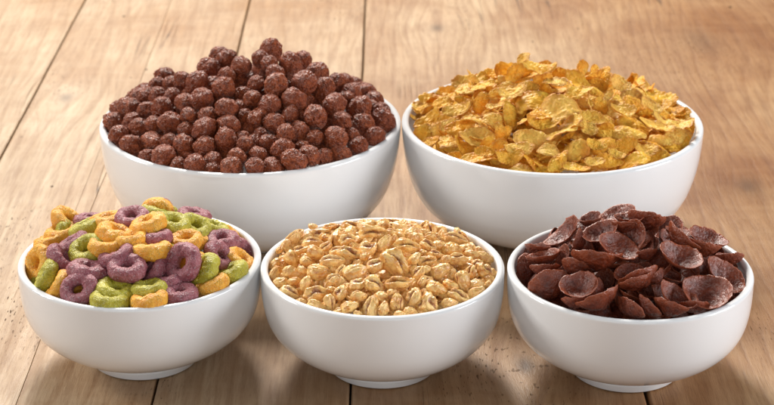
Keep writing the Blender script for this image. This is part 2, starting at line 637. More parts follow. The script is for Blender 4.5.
def shell_mesh(seed):
    rs = random.Random(seed + 300)
    asp = rs.uniform(.82, .98)
    dep = rs.uniform(.46, .66)
    fold = rs.uniform(-.05, .28)
    lip = rs.uniform(.02, .08)
    ph = rs.uniform(0, 6)
    def outline(a):
        c = Vector((math.cos(a), math.sin(a), 0))
        return (1 + .055 * fbm(c, 1.4, seed) + .012 * fbm(c, 7, seed + 2)) / math.sqrt(math.cos(a) ** 2 + (math.sin(a) / asp) ** 2)
    def z(x, y, r):
        p = (x, y, 0)
        w = dep * (x * x + y * y) ** .9 + fold * (x * x * .2 + y * y * .9) - dep * .3
        w += lip * math.sin(2 * math.atan2(y, x) + ph) * r * r * r
        w += .05 * fbm(p, 2.2, seed + 5, 3) + .022 * fbm(p, 8, seed + 6, 2)
        return w
    return sheet_mesh('chocolate_shell', seed, z, outline, .085, M_SHELL, 26, 84)


def loop_mesh(seed):
    rs = random.Random(seed + 700)
    R, rr, rz = 1.0 - .365, .365, .40
    R += rs.uniform(-.02, .03)
    el = rs.uniform(.88, 1.0)
    nu, nv = 100, 44
    vs, fs = [], []
    for i in range(nu):
        a = 2 * PI * i / nu
        dirv = Vector((math.cos(a), math.sin(a), 0))
        tk = 1 + .11 * fbm(dirv, 1.1, seed, 2)
        wv = .05 * fbm(dirv, 1.2, seed + 9, 2)
        for j in range(nv):
            b = 2 * PI * j / nv
            # slightly flattened tube section
            cr = math.copysign(abs(math.cos(b)) ** .88, math.cos(b)); sr = math.copysign(abs(math.sin(b)) ** .88, math.sin(b))
            p = dirv * (R + rr * tk * cr) + Vector((0, 0, rz * tk * sr + wv))
            nrm = (dirv * math.cos(b) + Vector((0, 0, math.sin(b))))
            d = .050 * fbm(p, 2.4, seed + 1) + .026 * fbm(p, 7, seed + 4) + .014 * fbm(p, 16, seed + 6, 2)
            p = p + nrm * d
            vs.append((p.x, p.y * el, p.z))
    for i in range(nu):
        i2 = (i + 1) % nu
        for j in range(nv):
            j2 = (j + 1) % nv
            fs.append((i * nv + j, i2 * nv + j, i2 * nv + j2, i * nv + j2))
    return mesh_from('cereal_ring', vs, fs, M_PURPLE)


def puff_mesh(seed, kind):
    """puffed wheat kernel: long bean, crease along +Z; 'o' has the crease burst open, 'c' curls round it"""
    rs = random.Random(seed + 900)
    out, cr = [], []
    bend = {'b': rs.uniform(.15, .60), 'o': rs.uniform(-.05, .35), 'c': rs.uniform(.85, 1.25)}[kind]
    depth = {'b': .26, 'o': rs.uniform(.38, .62), 'c': .46}[kind]
    width = {'b': .16, 'o': rs.uniform(.22, .42), 'c': .30}[kind]
    shift = rs.uniform(-.28, .28)
    wig = rs.uniform(.06, .20)
    ly = rs.uniform(.60, .74)
    lz = rs.uniform(.58, .70)
    for v in ICO_V:
        x, y, z = v
        t = 1 - .25 * x * rs.choice((1,))  # one end fatter
        wob = .10 * fbm(v, 1.5, seed, 2)
        yy = y - .18 * wob
        w = width * (1 - .55 * x * x)
        gsn = math.exp(-((yy + shift + wig * math.sin(x * 4 + seed)) / w) ** 2) * max(0, min(1, (z + .15) * 2.2)) * max(0, 1 - abs(x) ** 3)
        r = 1 + .17 * fbm(v, 1.5, seed + 4, 2) + .060 * fbm(v, 4, seed + 8, 3)
        r -= depth * gsn
        r += gsn * .22 * fbm(v, 6, seed + 60, 3) if kind != 'b' else 0
        # swollen lips either side
        lip = math.exp(-((abs(y) - w * 1.9) / .25) ** 2) * max(0, z) * (.12 if kind != 'b' else .05)
        r += lip
        p = Vector((x * r, y * r * ly * t, z * r * lz * t))
        # curl the long axis in the XY plane (bean shape) or round the crease
        if bend:
            k = bend * 1.25
            ang = p.x * k
            rad = 1 / k
            if kind == 'c':
                p = Vector(((rad - p.y) * math.sin(ang), rad - (rad - p.y) * math.cos(ang), p.z))
            else:
                p = Vector(((rad - p.y) * math.sin(ang), rad - (rad - p.y) * math.cos(ang), p.z))
        out.append(p)
        cr.append(gsn)
    mx = max(abs(p.x) for p in out)
    my = sum(p.y for p in out) / len(out)
    out = [(p.x / mx, (p.y - my) / mx, p.z / mx) for p in out]
    me = mesh_from('wheat_puff', out, ICO_F, M_PUFF)
    add_attr(me, 'crease', cr)
    return me


BALL_ME = [ball_mesh(s) for s in range(8)]
FLAKE_ME = [flake_mesh(s) for s in range(16)]
LOOP_ME = [loop_mesh(s) for s in range(7)]
SHELL_ME = [shell_mesh(s) for s in range(10)]
PUFF_ME = {k: [puff_mesh(s + 20 * i, k) for s in range(n)] for i, (k, n) in enumerate((('b', 10), ('o', 12), ('c', 5)))}

# ------------------------------------------------------------------ heaps
HEAP = {  # edge level below rim, peak height above the edge, exponent, peak shift x,y
    'balls': (-.0005, .0298, 1.35, .008, .006),
    'flakes': (.0012, .0285, 1.15, .000, .003),
    'loops': (.0030, .0178, 1.7, .000, .004),
    'puffs': (.0026, .0125, 1.7, .000, .004),
    'shells': (.0030, .0215, 1.5, .000, .006),
}


def heap_z(key, x, y):
    S, bx, by, _ = BOWLS[key]
    e, hp, q, sx, sy = HEAP[key]
    Rin = S['R'] - S['wall']
    dx, dy = x - bx, y - by
    w = max(0.0, 1 - math.hypot(dx, dy) / Rin)
    rho = math.hypot(dx - sx * w, dy - sy * w) / Rin
    return S['H'] - e + hp * (1 - min(rho, 1.3) ** q)


def on_heap(key, px, py):
    S, bx, by, _ = BOWLS[key]
    d = ray(px, py)
    R = S['R'] - S['wall']
    best, bt = 1e9, None
    t0 = (by - .12 - CAM.y) / d.y
    for k in range(700):
        t = t0 + k * .00035
        p = CAM + d * t
        if math.hypot(p.x - bx, p.y - by) > R * .97:
            continue
        g = p.z - heap_z(key, p.x, p.y)
        if g <= 0:
            return t
        if g < best:
            best, bt = g, t
    return bt if bt is not None else (Vector((bx, by, S['H'])) - CAM).length


def keep_in_bowl(key, p, r):
    S, bx, by, _ = BOWLS[key]
    if p.z < S['H'] + r * 1.3:
        lim = inner_r(S, min(p.z, S['H'] - .002)) - r + max(0, p.z - S['H'] + .001) * .5
        dx, dy = p.x - bx, p.y - by
        dd = math.hypot(dx, dy)
        if dd > lim > 0:
            p = Vector((bx + dx * lim / dd, by + dy * lim / dd, p.z))
    return p


def relax(items, key, tight, lim):
    """part overlapping pieces along each one's own sight line by a few mm, so they rest on each other"""
    for it in range(40):
        for i in range(len(items)):
            a = items[i]
            for j in range(i + 1, len(items)):
                b = items[j]
                pa = CAM + a['d'] * a['t']; pb = CAM + b['d'] * b['t']
                v = pa - pb
                need = tight * (a['r'] + b['r'])
                L = v.length
                if L >= need:
                    continue
                lat2 = L * L - (a['t'] - b['t']) ** 2
                want = math.sqrt(max(need * need - max(lat2, 0), 0))
                diff = (want - abs(a['t'] - b['t'])) * .25
                s = 1 if (a['t'] + a.get('bias', 0)) > (b['t'] + b.get('bias', 0)) else -1
                a['t'] += s * diff * (1.7 if s > 0 else .3); b['t'] -= s * diff * (.3 if s > 0 else 1.7)
        for a in items:
            a['t'] = min(max(a['t'], a['t0'] - .3 * lim), a['t0'] + lim)


def face_rot(ang, c, flip=False, spin=0.0, down=False):
    """disc whose long image axis lies at ang degrees and whose face is turned c (1 = square on) to the viewpoint"""
    a = math.radians(ang)
    m = RIGHT * math.cos(a) + UPV * math.sin(a)
    q = -RIGHT * math.sin(a) + UPV * math.cos(a)
    if q.dot(UPV) < 0: q = -q
    if down: q = -q
    N = (-FWD * c + q * math.sqrt(max(0, 1 - c * c))).normalized()
    if flip: N = -N
    Yv = N.cross(m).normalized()
    M = Matrix((m, Yv, N)).transposed()
    return (M @ Matrix.Rotation(spin, 3, 'Z')).to_quaternion()


def rand_quat(r=random):
    q = Vector((r.gauss(0, 1), r.gauss(0, 1), r.gauss(0, 1), r.gauss(0, 1)))
    q.normalize()
    from mathutils import Quaternion
    return Quaternion(tuple(q))


def put_piece(name, me, loc, quat, s, label, cat, group, mat=None):
    o = link(name, me)
    o.location = loc
    o.rotation_mode = 'QUATERNION'
    o.rotation_quaternion = quat
    o.scale = (s, s, s) if isinstance(s, (int, float)) else s
    if mat is not None:
        o.material_slots[0].link = 'OBJECT'
        o.material_slots[0].material = mat
    return tag(o, label, cat, group)


def fill(key, placed, r, n, tight, lo, hi, front_lo):
    """more pieces under and behind the ones in view, kept apart from them and inside the bowl"""
    S, bx, by, _ = BOWLS[key]
    pts = [p for p, _ in placed]
    rad = [q for _, q in placed]
    new = []
    rs = random.Random(5)
    P = np.array([tuple(p) for p in pts]); Q = np.array(rad)
    for l0, l1, share in ((front_lo, 1.6, .45), (1.6, 2.5, .75), (2.5, hi, 1.0)):
        tries = 0
        while len(new) < n * share and tries < 9000:
            tries += 1
            a = rs.uniform(0, 2 * PI); q = math.sqrt(rs.random()) * (S['R'] - S['wall'] - r * .8) * .86
            x, y = bx + q * math.cos(a), by + q * math.sin(a)
            back = (y - by) > .30 * S['R']
            dep = rs.uniform(lo if back and l0 == front_lo else l0, l1) * r
            p = Vector((x, y, heap_z(key, x, y) - dep))
            k = keep_in_bowl(key, p, r * .85)
            if (k - p).length > 1e-5: continue
            d = np.linalg.norm(P - np.array(tuple(p)), axis=1)
            if (d < tight * (Q + r)).any(): continue
            P = np.vstack([P, np.array(tuple(p))]); Q = np.append(Q, r)
            new.append(p)
    return new


def plug_gaps(key, make, r, cap, keep=.9):
    """wherever a sight line would slip between the pieces down to bare bowl, drop one more piece in"""
    S, bx, by, _ = BOWLS[key]
    R = S['R'] - S['wall']
    rs = random.Random(3)
    count = 0
    for rnd_ in range(7):
        bpy.context.view_layer.update()
        dg = bpy.context.evaluated_depsgraph_get()
        new = []
        for ox in (0.0, -.10, .10):
            org = CAM + Vector((ox, 0, .01 if ox else 0))
            for gy in range(66):
                for gx in range(66):
                    x = bx + R * .98 * (gx / 32.5 - 1); y = by + R * .98 * (gy / 32.5 - 1)
                    if math.hypot(x - bx, y - by) > R * .97: continue
                    surf = Vector((x, y, heap_z(key, x, y)))
                    d = (surf - org).normalized()
                    hit, loc, nrm, fi, ob, mt = SC.ray_cast(dg, org, d, distance=3)
                    if not hit or not ob.name.startswith('body'): continue
                    if math.hypot(loc.x - bx, loc.y - by) > R * 1.01 or (loc - org).length < (surf - org).length: continue
                    L = (loc - surf).length
                    p = surf + d * min(r * rs.uniform(1.7, 3.0), max(0, L - r * .8))
                    p = keep_in_bowl(key, p, r * keep)
                    if any((p - q).length < r * 1.15 for q in new): continue
                    new.append(p)
        if not new: break
        for p in new:
            if count >= cap: return
            make(p); count += 1


ORD = ['first', 'second', 'third', 'fourth', 'fifth', 'sixth', 'seventh', 'eighth', 'ninth', 'tenth', 'eleventh', 'twelfth', 'thirteenth',
       'fourteenth', 'fifteenth', 'sixteenth', 'seventeenth', 'eighteenth', 'nineteenth', 'twentieth', 'twenty-first', 'twenty-second',
       'twenty-third', 'twenty-fourth', 'twenty-fifth', 'twenty-sixth', 'twenty-seventh', 'twenty-eighth', 'twenty-ninth', 'thirtieth']


def band_labels(items, key, noun, bowl):
    """labels by place: level in the heap, counted up from the front rim, then order from the left"""
    S, bx, by, _ = BOWLS[key]
    rimc = {'balls': (250, 123.5, 149.5, 53), 'flakes': (552.7, 123.8, 151.7, 52.9), 'puffs': (382.5, 268.4, 121.5, 50.6)}[key]
    names = ['in the row against the front rim', 'in the second row up from the front rim', 'in the band midway up the heap',
             'in the band below the heap top', 'along the top outline of the heap']
    lv = []
    for it in items:
        px, py = it['px']
        u = max(-.98, min(.98, (px - rimc[0]) / rimc[2]))
        front = rimc[1] + rimc[3] * math.sqrt(1 - u * u)
        topy = rimc[1] - rimc[3] * math.sqrt(1 - u * u) - 24 * (1 - u * u)
        lv.append(min(4, max(0, int(5 * (front - py) / (front - topy)))))
    med = sorted(i['r'] for i in items)[len(items) // 2]
    for b in range(5):
        idx = sorted([i for i in range(len(items)) if lv[i] == b], key=lambda i: items[i]['px'][0])
        for n, i in enumerate(idx):
            it = items[i]
            it['lv'] = b
            size = 'large ' if it['r'] > med * 1.18 else 'small ' if it['r'] < med * .8 else ''
            where = 'leftmost' if n == 0 else 'rightmost' if n == len(idx) - 1 else ORD[n] + ' from left'
            it['label'] = f"{size}{it.get('adj', '')}{noun}, {where} {names[b]}"


# ---- chocolate balls (back left) -----------------------------------------
B1 = [(172,103,24),(187,122,18),(152,126,14),(215,112,24),(252,118,32),(280,82,28),(325,62,28),(358,80,28),(305,50,15),(322,100,20),(315,132,29),
      (262,158,30),(365,150,26),(155,152,24),(130,150,17),(190,150,21),(220,168,25),(165,178,29),(128,185,19),(85,183,31),(40,215,27),(60,248,27),
      (92,273,29),(108,228,25),(90,215,15),(145,220,21),(186,217,28),(230,200,22),(275,200,25),(323,180,27),(370,205,24),(268,232,31),(327,222,28),
      (223,235,18),(147,267,31),(183,262,19),(218,272,28),(268,277,29),(322,260,30),(366,270,22),(168,298,31),(122,303,17),(205,322,16),(243,320,28),
      (290,312,28),(332,332,30),(348,302,26),(285,338,14)]
B2 = [(52,38,28),(25,58,20),(98,75,30),(128,63,26),(48,72,20),(62,95,22),(15,120,20),(63,124,34),(132,118,33),(165,95,30),(180,132,27),(213,117,25),
      (248,145,28),(305,160,23),(268,182,31),(328,210,31),(278,225,30),(322,187,18),(310,250,25),(270,275,25),(248,250,23),(210,253,33),(225,212,24),
      (205,172,32),(233,160,20),(160,200,36),(108,160,33),(100,195,20),(50,172,29),(8,158,20),(10,208,24),(58,218,30),(120,245,32),(25,248,20),
      (158,255,22),(80,282,30),(45,265,23),(145,297,27),(182,298,22),(228,297,27),(20,298,18),(55,328,32),(110,312,31),(12,325,24),(128,280,16),(88,240,15)]
balls = []
for lst, ox in ((B1, 95), (B2, 250)):
    for x, y, r in lst:
        px, py = ox + x / 2.4516, 35 + y / 2.4516
        t = on_heap('balls', px, py)
        balls.append(dict(px=(px, py), d=ray(px, py), t=t, t0=t, r=min(max(r, 23), 31) / 2.4516 * t / FPX))
relax(balls, 'balls', .93, .009)
band_labels(balls, 'balls', 'chocolate cereal ball', 'back left')
GB = 'chocolate balls heaped in the back left bowl'
placed = []
for k, b in enumerate(balls):
    p = keep_in_bowl('balls', CAM + b['d'] * b['t'], b['r'] * .9)
    placed.append((p, b['r']))
    put_piece('chocolate_ball', BALL_ME[k % 8], p, rand_quat(), b['r'] * .97, b['label'], 'cereal ball', GB)


def more_balls(p):
    put_piece('chocolate_ball', random.choice(BALL_ME), p, rand_quat(), random.uniform(.0050, .0056), 'chocolate cereal ball mostly buried under the others in the back left bowl', 'cereal ball', GB)


for p in fill('balls', placed, .0052, 60, .76, .5, 2.2, 1.6):
    more_balls(p)
plug_gaps('balls', more_balls, .0052, 110)

# ---- corn flakes (back right) --------------------------------------------
F1 = [(190,120,90,40,10),(60,180,60,35,0),(115,165,80,50,20),(240,115,90,55,20),(185,160,60,40,-20),(235,165,60,75,60),(285,180,60,35,0),(160,190,80,50,10),
      (70,225,85,75,30),(100,255,60,80,50),(55,262,60,60,60),(140,235,65,60,0),(175,245,90,60,15),(230,215,100,40,-5),(280,220,70,50,-15),(220,275,120,60,15),
      (130,285,90,45,20),(180,315,95,50,-10),(110,322,65,38,-30),(295,315,60,80,60),(230,350,140,40,-15),(250,320,60,50,10),(150,342,65,32,-15),(300,262,55,60,30),
      (62,293,60,32,30),(290,130,60,45,20)]
F2 = [(70,28,28,55,55),(45,72,70,85,50),(20,115,65,50,10),(120,60,110,60,-15),(40,132,90,50,10),(98,112,55,55,0),(110,155,112,82,-10),(260,62,40,62,70),(303,72,50,60,40),
      (170,100,75,42,0),(240,130,95,62,10),(270,155,80,60,-20),(300,130,62,60,-30),(85,215,62,28,10),(130,230,92,30,0),(35,200,70,85,30),(175,180,132,52,15),
      (185,255,155,78,48),(90,280,95,72,20),(60,312,85,80,0),(28,332,75,52,10),(285,212,72,70,-30),(275,245,55,50,-20),(235,312,85,80,20),(150,312,65,45,10),
      (100,350,85,34,-40),(180,350,62,72,60),(240,375,75,42,0),(295,352,62,62,20),(150,385,85,34,0),(295,297,55,34,-30),(10,270,50,62,50),(125,200,85,42,5),(60,375,80,34,0)]
F3 = [(25,62,60,95,70),(45,122,38,48,60),(85,82,80,52,-30),(150,110,112,48,-15),(130,160,62,82,-45),(90,175,82,52,0),(185,155,84,62,-45),(20,155,50,55,30),(30,205,62,52,0),
      (135,215,102,62,-30),(110,240,112,44,-15),(100,290,84,78,30),(40,242,82,52,-30),(210,230,112,52,0),(258,225,112,44,5),(275,255,82,62,10),(315,228,44,64,72),
      (240,187,72,38,-20),(260,290,100,48,-25),(200,285,112,36,-20),(170,305,72,52,10),(40,272,62,42,-35),(130,345,112,62,15),(210,340,92,36,10),(40,340,84,55,-10),
      (15,300,50,45,0),(222,265,92,44,5),(308,268,60,70,50),(70,318,55,40,-20)]
flakes = []
for lst, ox, oy, sc in ((F1, 405, 50, 3.12), (F2, 500, 50, 3.12), (F3, 595, 60, 3.373)):
    for x, y, w, h, ang in lst:
        px, py = ox + x / sc, oy + y / sc
        if h > w:
            w, h = h, w
            ang = ang if abs(ang) > 40 else ang + 90
        t = on_heap('flakes', px, py)
        half = w / 2 / sc * t / FPX
        off = random.uniform(-.0035, .0035)
        flakes.append(dict(px=(px, py), d=ray(px, py), t=t + off, t0=t + off, r=half, c=min(.95, .92 * h / w / .74), ang=ang))
relax(flakes, 'flakes', .38, .007)
band_labels(flakes, 'flakes', 'golden corn flake', 'back right')
GF = 'corn flakes heaped in the back right bowl'
placed = []
for k, b in enumerate(flakes):
    p = keep_in_bowl('flakes', CAM + b['d'] * b['t'], b['r'] * .78)
    placed.append((p, b['r'] * .45))
    q = face_rot(b['ang'] + random.uniform(-6, 6), b['c'], flip=random.random() < .45, spin=random.choice((0, PI)) + random.uniform(-.12, .12))
    q = (Matrix.Rotation(random.gauss(0, .28 if b['lv'] < 3 else .12), 3, 'X') @ Matrix.Rotation(random.gauss(0, .20 if b['lv'] < 3 else .1), 3, 'Y') @ q.to_matrix()).to_quaternion()
    put_piece('corn_flake', FLAKE_ME[(k * 5) % 16], p, q, b['r'] * (1.16 if b['lv'] < 3 and b['r'] < .0085 else 1.0), b['label'], 'corn flake', GF)


def more_flakes(p):
    q = (Matrix.Rotation(random.gauss(-.1, .35), 3, 'X') @ Matrix.Rotation(random.gauss(0, .35), 3, 'Y') @ Matrix.Rotation(random.uniform(0, 6.3), 3, 'Z')).to_quaternion()
    put_piece('corn_flake', random.choice(FLAKE_ME), p, q, random.uniform(.0076, .0098), 'golden corn flake mostly buried under the others in the back right bowl', 'corn flake', GF)


for p in fill('flakes', placed, .0040, 60, .54, 1.0, 2.4, 1.5):
    more_flakes(p)
plug_gaps('flakes', more_flakes, .0065, 110, 1.25)

# ---- cereal rings (front left): x, y, colour, long size, image angle, face-on amount, nearer bias, label
P_, G_, O_ = 'purple', 'green', 'orange'
L1 = [(175,70,O_,88,-40,.45,0,'orange cereal ring standing on edge at the upper left of the heap top'),
      (160,115,O_,82,10,.35,-.005,'plump orange ring just below the one on the upper left heap top'),
      (242,95,G_,95,25,.18,0,'green ring on edge between the upper left orange pair and the long orange ring'),
      (255,73,P_,90,0,.2,0,'purple ring barely showing along the back edge behind a green ring'),
      (315,70,O_,75,10,.3,0,'small showing of an orange ring behind the topmost purple ring'),
      (396,62,P_,112,0,.62,0,'topmost purple ring lying open on the summit of the heap'),
      (345,120,O_,140,-20,.22,-.002,'long orange ring seen side on, sloping down right below the topmost purple ring'),
      (95,140,O_,70,20,.25,0,'orange ring seen edge on at the far left back rim'),
      (112,108,G_,70,60,.3,0,'green ring peeping over the back left rim'),
      (85,215,O_,118,80,.72,0,'orange ring with its hole showing, leaning on the left rim'),
      (155,200,P_,112,-55,.2,-.003,'narrow purple ring on edge crossing the left orange ring'),
      (192,152,P_,105,30,.2,0,'purple ring on edge tucked behind the face-on green ring'),
      (245,170,G_,126,28,.72,-.001,'face-on green ring with a clear hole, upper left of the heap'),
      (345,187,P_,118,22,.28,0,'purple ring on edge behind the flat pale purple ring in the middle'),
      (378,230,P_,128,0,.62,-.001,'pale sugared purple ring lying flat in the middle of the heap'),
      (245,240,P_,132,-10,.2,0,'long purple ring side on, left of the pale flat purple ring'),
      (105,262,G_,116,65,.22,-.002,'green ring on edge against the left rim under the orange ring'),
      (147,290,O_,105,58,.25,0,'orange ring on edge between left green ring and front purple ring'),
      (215,302,P_,120,20,.88,-.002,'dark purple ring facing forward at the front left rim'),
      (340,310,G_,138,-12,.40,-.001,'large green ring at the front rim with a nick in its side'),
      (315,350,G_,126,-5,.2,0,'green ring on edge lowest at the front rim'),
      (305,157,O_,60,0,.3,0,'sliver of an orange ring between green and purple rings near heap top')]
L2 = [(60,85,O_,122,20,.28,-.002,'orange ring leaning against the topmost purple ring on its right'),
      (75,170,O_,126,5,.18,-.001,'orange ring side on in the middle, left of the big upright purple ring'),
      (85,127,P_,112,5,.25,0,'purple ring shaded behind the two side-on orange rings'),
      (145,80,G_,112,-12,.52,0,'left one of two overlapping green rings on the upper right'),
      (217,92,G_,106,-30,.62,0,'right one of two overlapping green rings on the upper right'),
      (215,57,P_,62,-10,.3,0,'purple ring peeping over the back rim behind the green pair'),
      (190,140,O_,112,5,.52,0,'orange ring with open hole above the big upright purple ring'),
      (180,212,P_,130,70,.88,-.004,'big purple ring standing upright and facing forward, right of centre'),
      (205,222,O_,90,40,.5,.006,'orange ring seen through the hole of the big upright purple ring'),
      (85,235,P_,100,60,.4,.004,'dark purple ring in shade left of the big upright purple ring'),
      (255,245,G_,130,68,.35,0,'green ring tilted on edge right of the big upright purple ring'),
      (300,190,P_,100,-55,.55,0,'rough purple ring on the right slope beside the tilted green ring'),
      (310,138,P_,112,0,.48,0,'purple ring lying nearly flat at the upper right edge of the heap'),
      (365,127,O_,95,-55,.35,0,'orange ring at the right back rim'),
      (375,207,O_,70,-40,.3,0,'shaded orange ring against the right inner wall of the bowl'),
      (345,247,G_,104,28,.25,0,'green ring on edge at the right rim'),
      (285,290,O_,114,25,.2,-.001,'orange ring on edge sloping along the right front rim'),
      (170,318,P_,108,5,.42,0,'dark purple ring at the front rim right of centre'),
      (65,302,G_,118,5,.28,0,'green ring side on in the front row, right of the nicked green one'),
      (65,345,O_,122,10,.2,-.001,'orange ring side on lowest at the centre of the front rim'),
      (280,98,G_,70,-20,.2,0,'green ring edge showing behind the flat purple ring on the right'),
      (2,135,O_,70,10,.3,0,'short orange ring end left of the shaded purple ring near heap top'),
      (125,272,P_,80,10,.3,.005,'deep shaded purple ring above the green and orange front pair')]
MATS = {P_: M_PURPLE, G_: M_GREEN, O_: M_ORANGE}
loops = []
for lst, ox in ((L1, 15), (L2, 130)):
    for x, y, colr, w, ang, c, bias, lab in lst:
        px, py = ox + x / 3.377, 200 + y / 3.377
        t = on_heap('loops', px, py)
        half = max(w, 112) / 2 / 3.377 * t / FPX
        loops.append(dict(px=(px, py), d=ray(px, py), t=t + bias, t0=t + bias, r=half, c=c, ang=ang, col=colr, label=lab, bias=bias))
relax(loops, 'loops', .56, .006)
GL = 'coloured cereal rings heaped in the front left bowl'
placed = []
for k, b in enumerate(loops):
    p = keep_in_bowl('loops', CAM + b['d'] * b['t'], b['r'] * .84)
    placed.append((p, b['r'] * .7))
    q = face_rot(b['ang'], b['c'], spin=random.choice((0, PI)))
    put_piece('cereal_ring', LOOP_ME[k % 7], p, q, b['r'] * 1.07, b['label'], 'cereal ring', GL, MATS[b['col']])


def more_loops(p):
    colr = random.choice((P_, O_, G_))
    put_piece('cereal_ring', random.choice(LOOP_ME), p, rand_quat(), .0078, f'{colr} cereal ring mostly buried under the others in the front left bowl', 'cereal ring', GL, MATS[colr])


for p in fill('loops', placed, .0056, 24, .72, 1.4, 2.4, 1.2):
    more_loops(p)
plug_gaps('loops', more_loops, .0062, 40)

# ---- puffed wheat (front centre): x, y, long, short, angle, kind
W1 = [(195,42,34,30,0,'b'),(55,180,58,50,60,'b'),(52,220,60,45,70,'b'),(118,165,66,50,-50,'b'),(72,128,34,30,50,'b'),(120,88,72,42,50,'o'),(150,130,62,38,20,'o'),
      (195,105,80,40,5,'o'),(205,142,68,50,-20,'b'),(172,172,52,45,-30,'b'),(157,205,42,32,-30,'b'),(215,70,90,42,10,'o'),(250,45,62,42,20,'o'),(285,55,60,38,30,'o'),
      (218,212,90,60,-5,'b'),(115,212,66,38,-10,'b'),(127,243,48,45,20,'b'),(80,250,56,42,15,'b'),(110,287,76,48,-25,'o'),(170,252,60,46,65,'b'),(205,290,92,58,15,'o'),
      (257,322,64,48,-75,'o'),(270,235,56,46,30,'o'),(263,275,36,34,0,'b'),(295,285,58,50,60,'o'),(265,175,96,52,10,'o'),(205,335,72,34,-10,'b'),(155,320,44,26,-10,'b'),
      (288,355,40,30,30,'b'),(242,118,52,42,40,'o'),(285,135,62,42,20,'o'),(140,68,50,34,30,'o'),(95,110,48,32,55,'b'),(300,205,46,36,60,'o')]
W2 = [(40,45,76,38,-5,'o'),(30,92,72,42,10,'o'),(120,66,100,46,5,'o'),(115,36,62,30,0,'b'),(105,118,76,66,10,'c'),(165,108,76,32,62,'b'),(195,32,62,34,0,'o'),
      (222,50,62,42,-10,'b'),(190,66,54,38,10,'b'),(245,116,102,46,-5,'o'),(280,86,62,38,5,'b'),(35,145,92,48,-15,'o'),(55,210,88,66,20,'b'),(130,185,64,60,20,'o'),
      (205,178,118,78,-50,'o'),(275,162,60,54,50,'b'),(215,252,102,56,5,'o'),(125,255,78,64,-30,'o'),(18,280,62,54,60,'o'),(65,257,64,56,20,'o'),(70,300,62,34,0,'b'),
      (150,300,58,42,10,'b'),(35,340,72,52,20,'b'),(115,340,86,72,78,'o'),(208,320,66,54,80,'b'),(270,300,78,62,62,'c'),(290,212,60,50,50,'o'),(303,247,50,44,70,'b'),
      (258,357,52,34,0,'b'),(220,367,46,26,0,'b'),(65,362,32,24,0,'b'),(160,345,58,36,70,'b'),(190,285,38,32,20,'b'),(92,152,42,36,30,'b'),(300,330,44,44,60,'o')]
W3 = [(15,45,54,42,60,'o'),(75,57,56,50,10,'b'),(165,78,84,44,-50,'c'),(130,92,92,48,-10,'o'),(120,128,82,56,0,'b'),(70,112,54,38,0,'b'),(60,147,62,34,-10,'o'),
      (25,172,72,42,20,'o'),(140,165,76,40,5,'o'),(190,147,54,42,0,'b'),(240,158,66,48,-20,'b'),(243,205,74,64,-45,'c'),(75,205,78,56,30,'b'),(20,202,46,42,20,'b'),
      (20,242,58,44,10,'o'),(185,208,54,46,60,'o'),(160,247,86,46,-75,'b'),(115,260,64,56,-20,'b'),(60,272,78,64,-20,'b'),(205,257,64,54,10,'b'),(250,255,38,30,60,'b'),
      (42,325,86,72,-70,'c'),(110,325,62,52,0,'b'),(142,300,82,48,-20,'o'),(205,290,78,40,30,'b'),(118,220,46,38,70,'b'),(10,295,54,36,75,'o'),(30,112,62,42,-20,'o'),
      (95,165,46,34,30,'b'),(40,80,52,40,10,'o'),(210,180,48,38,20,'o')]
puffs = []
for lst, ox in ((W1, 260), (W2, 340), (W3, 420)):
    for x, y, w, h, ang, kd in lst:
        px, py = ox + x / 3.682, 215 + y / 3.682
        t = on_heap('puffs', px, py)
        half = w / 2 / 3.682 * t / FPX
        puffs.append(dict(px=(px, py), d=ray(px, py), t=t, t0=t, r=half, hw=h / w, ang=ang, kind=kd,
                          adj={'b': 'smooth ', 'o': 'split-open ', 'c': 'curled '}[kd]))
relax(puffs, 'puffs', .68, .005)
band_labels(puffs, 'puffs', 'wheat puff', 'front centre')
GP = 'honey coloured wheat puffs heaped in the front centre bowl'
placed = []
for k, b in enumerate(puffs):
    p = keep_in_bowl('puffs', CAM + b['d'] * b['t'], b['r'] * .7)
    placed.append((p, b['r'] * .78))
    if b['kind'] == 'b':
        q = face_rot(b['ang'], random.uniform(-.5, .35), flip=random.random() < .3)
    else:
        q = face_rot(b['ang'], random.uniform(.55, .95))
    # turn a little out of the picture plane
    s = b['r'] * 1.08
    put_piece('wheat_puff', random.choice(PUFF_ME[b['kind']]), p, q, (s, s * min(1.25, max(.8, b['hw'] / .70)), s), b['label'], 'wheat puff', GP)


def more_puffs(p):
    put_piece('wheat_puff', random.choice(PUFF_ME[random.choice('bbo')]), p, rand_quat(), random.uniform(.0036, .0046), 'honey wheat puff mostly buried under the others in the front centre bowl', 'wheat puff', GP)


for p in fill('puffs', placed, .0031, 70, .70, .5, 1.9, 1.2):
    more_puffs(p)
plug_gaps('puffs', more_puffs, .0034, 110)

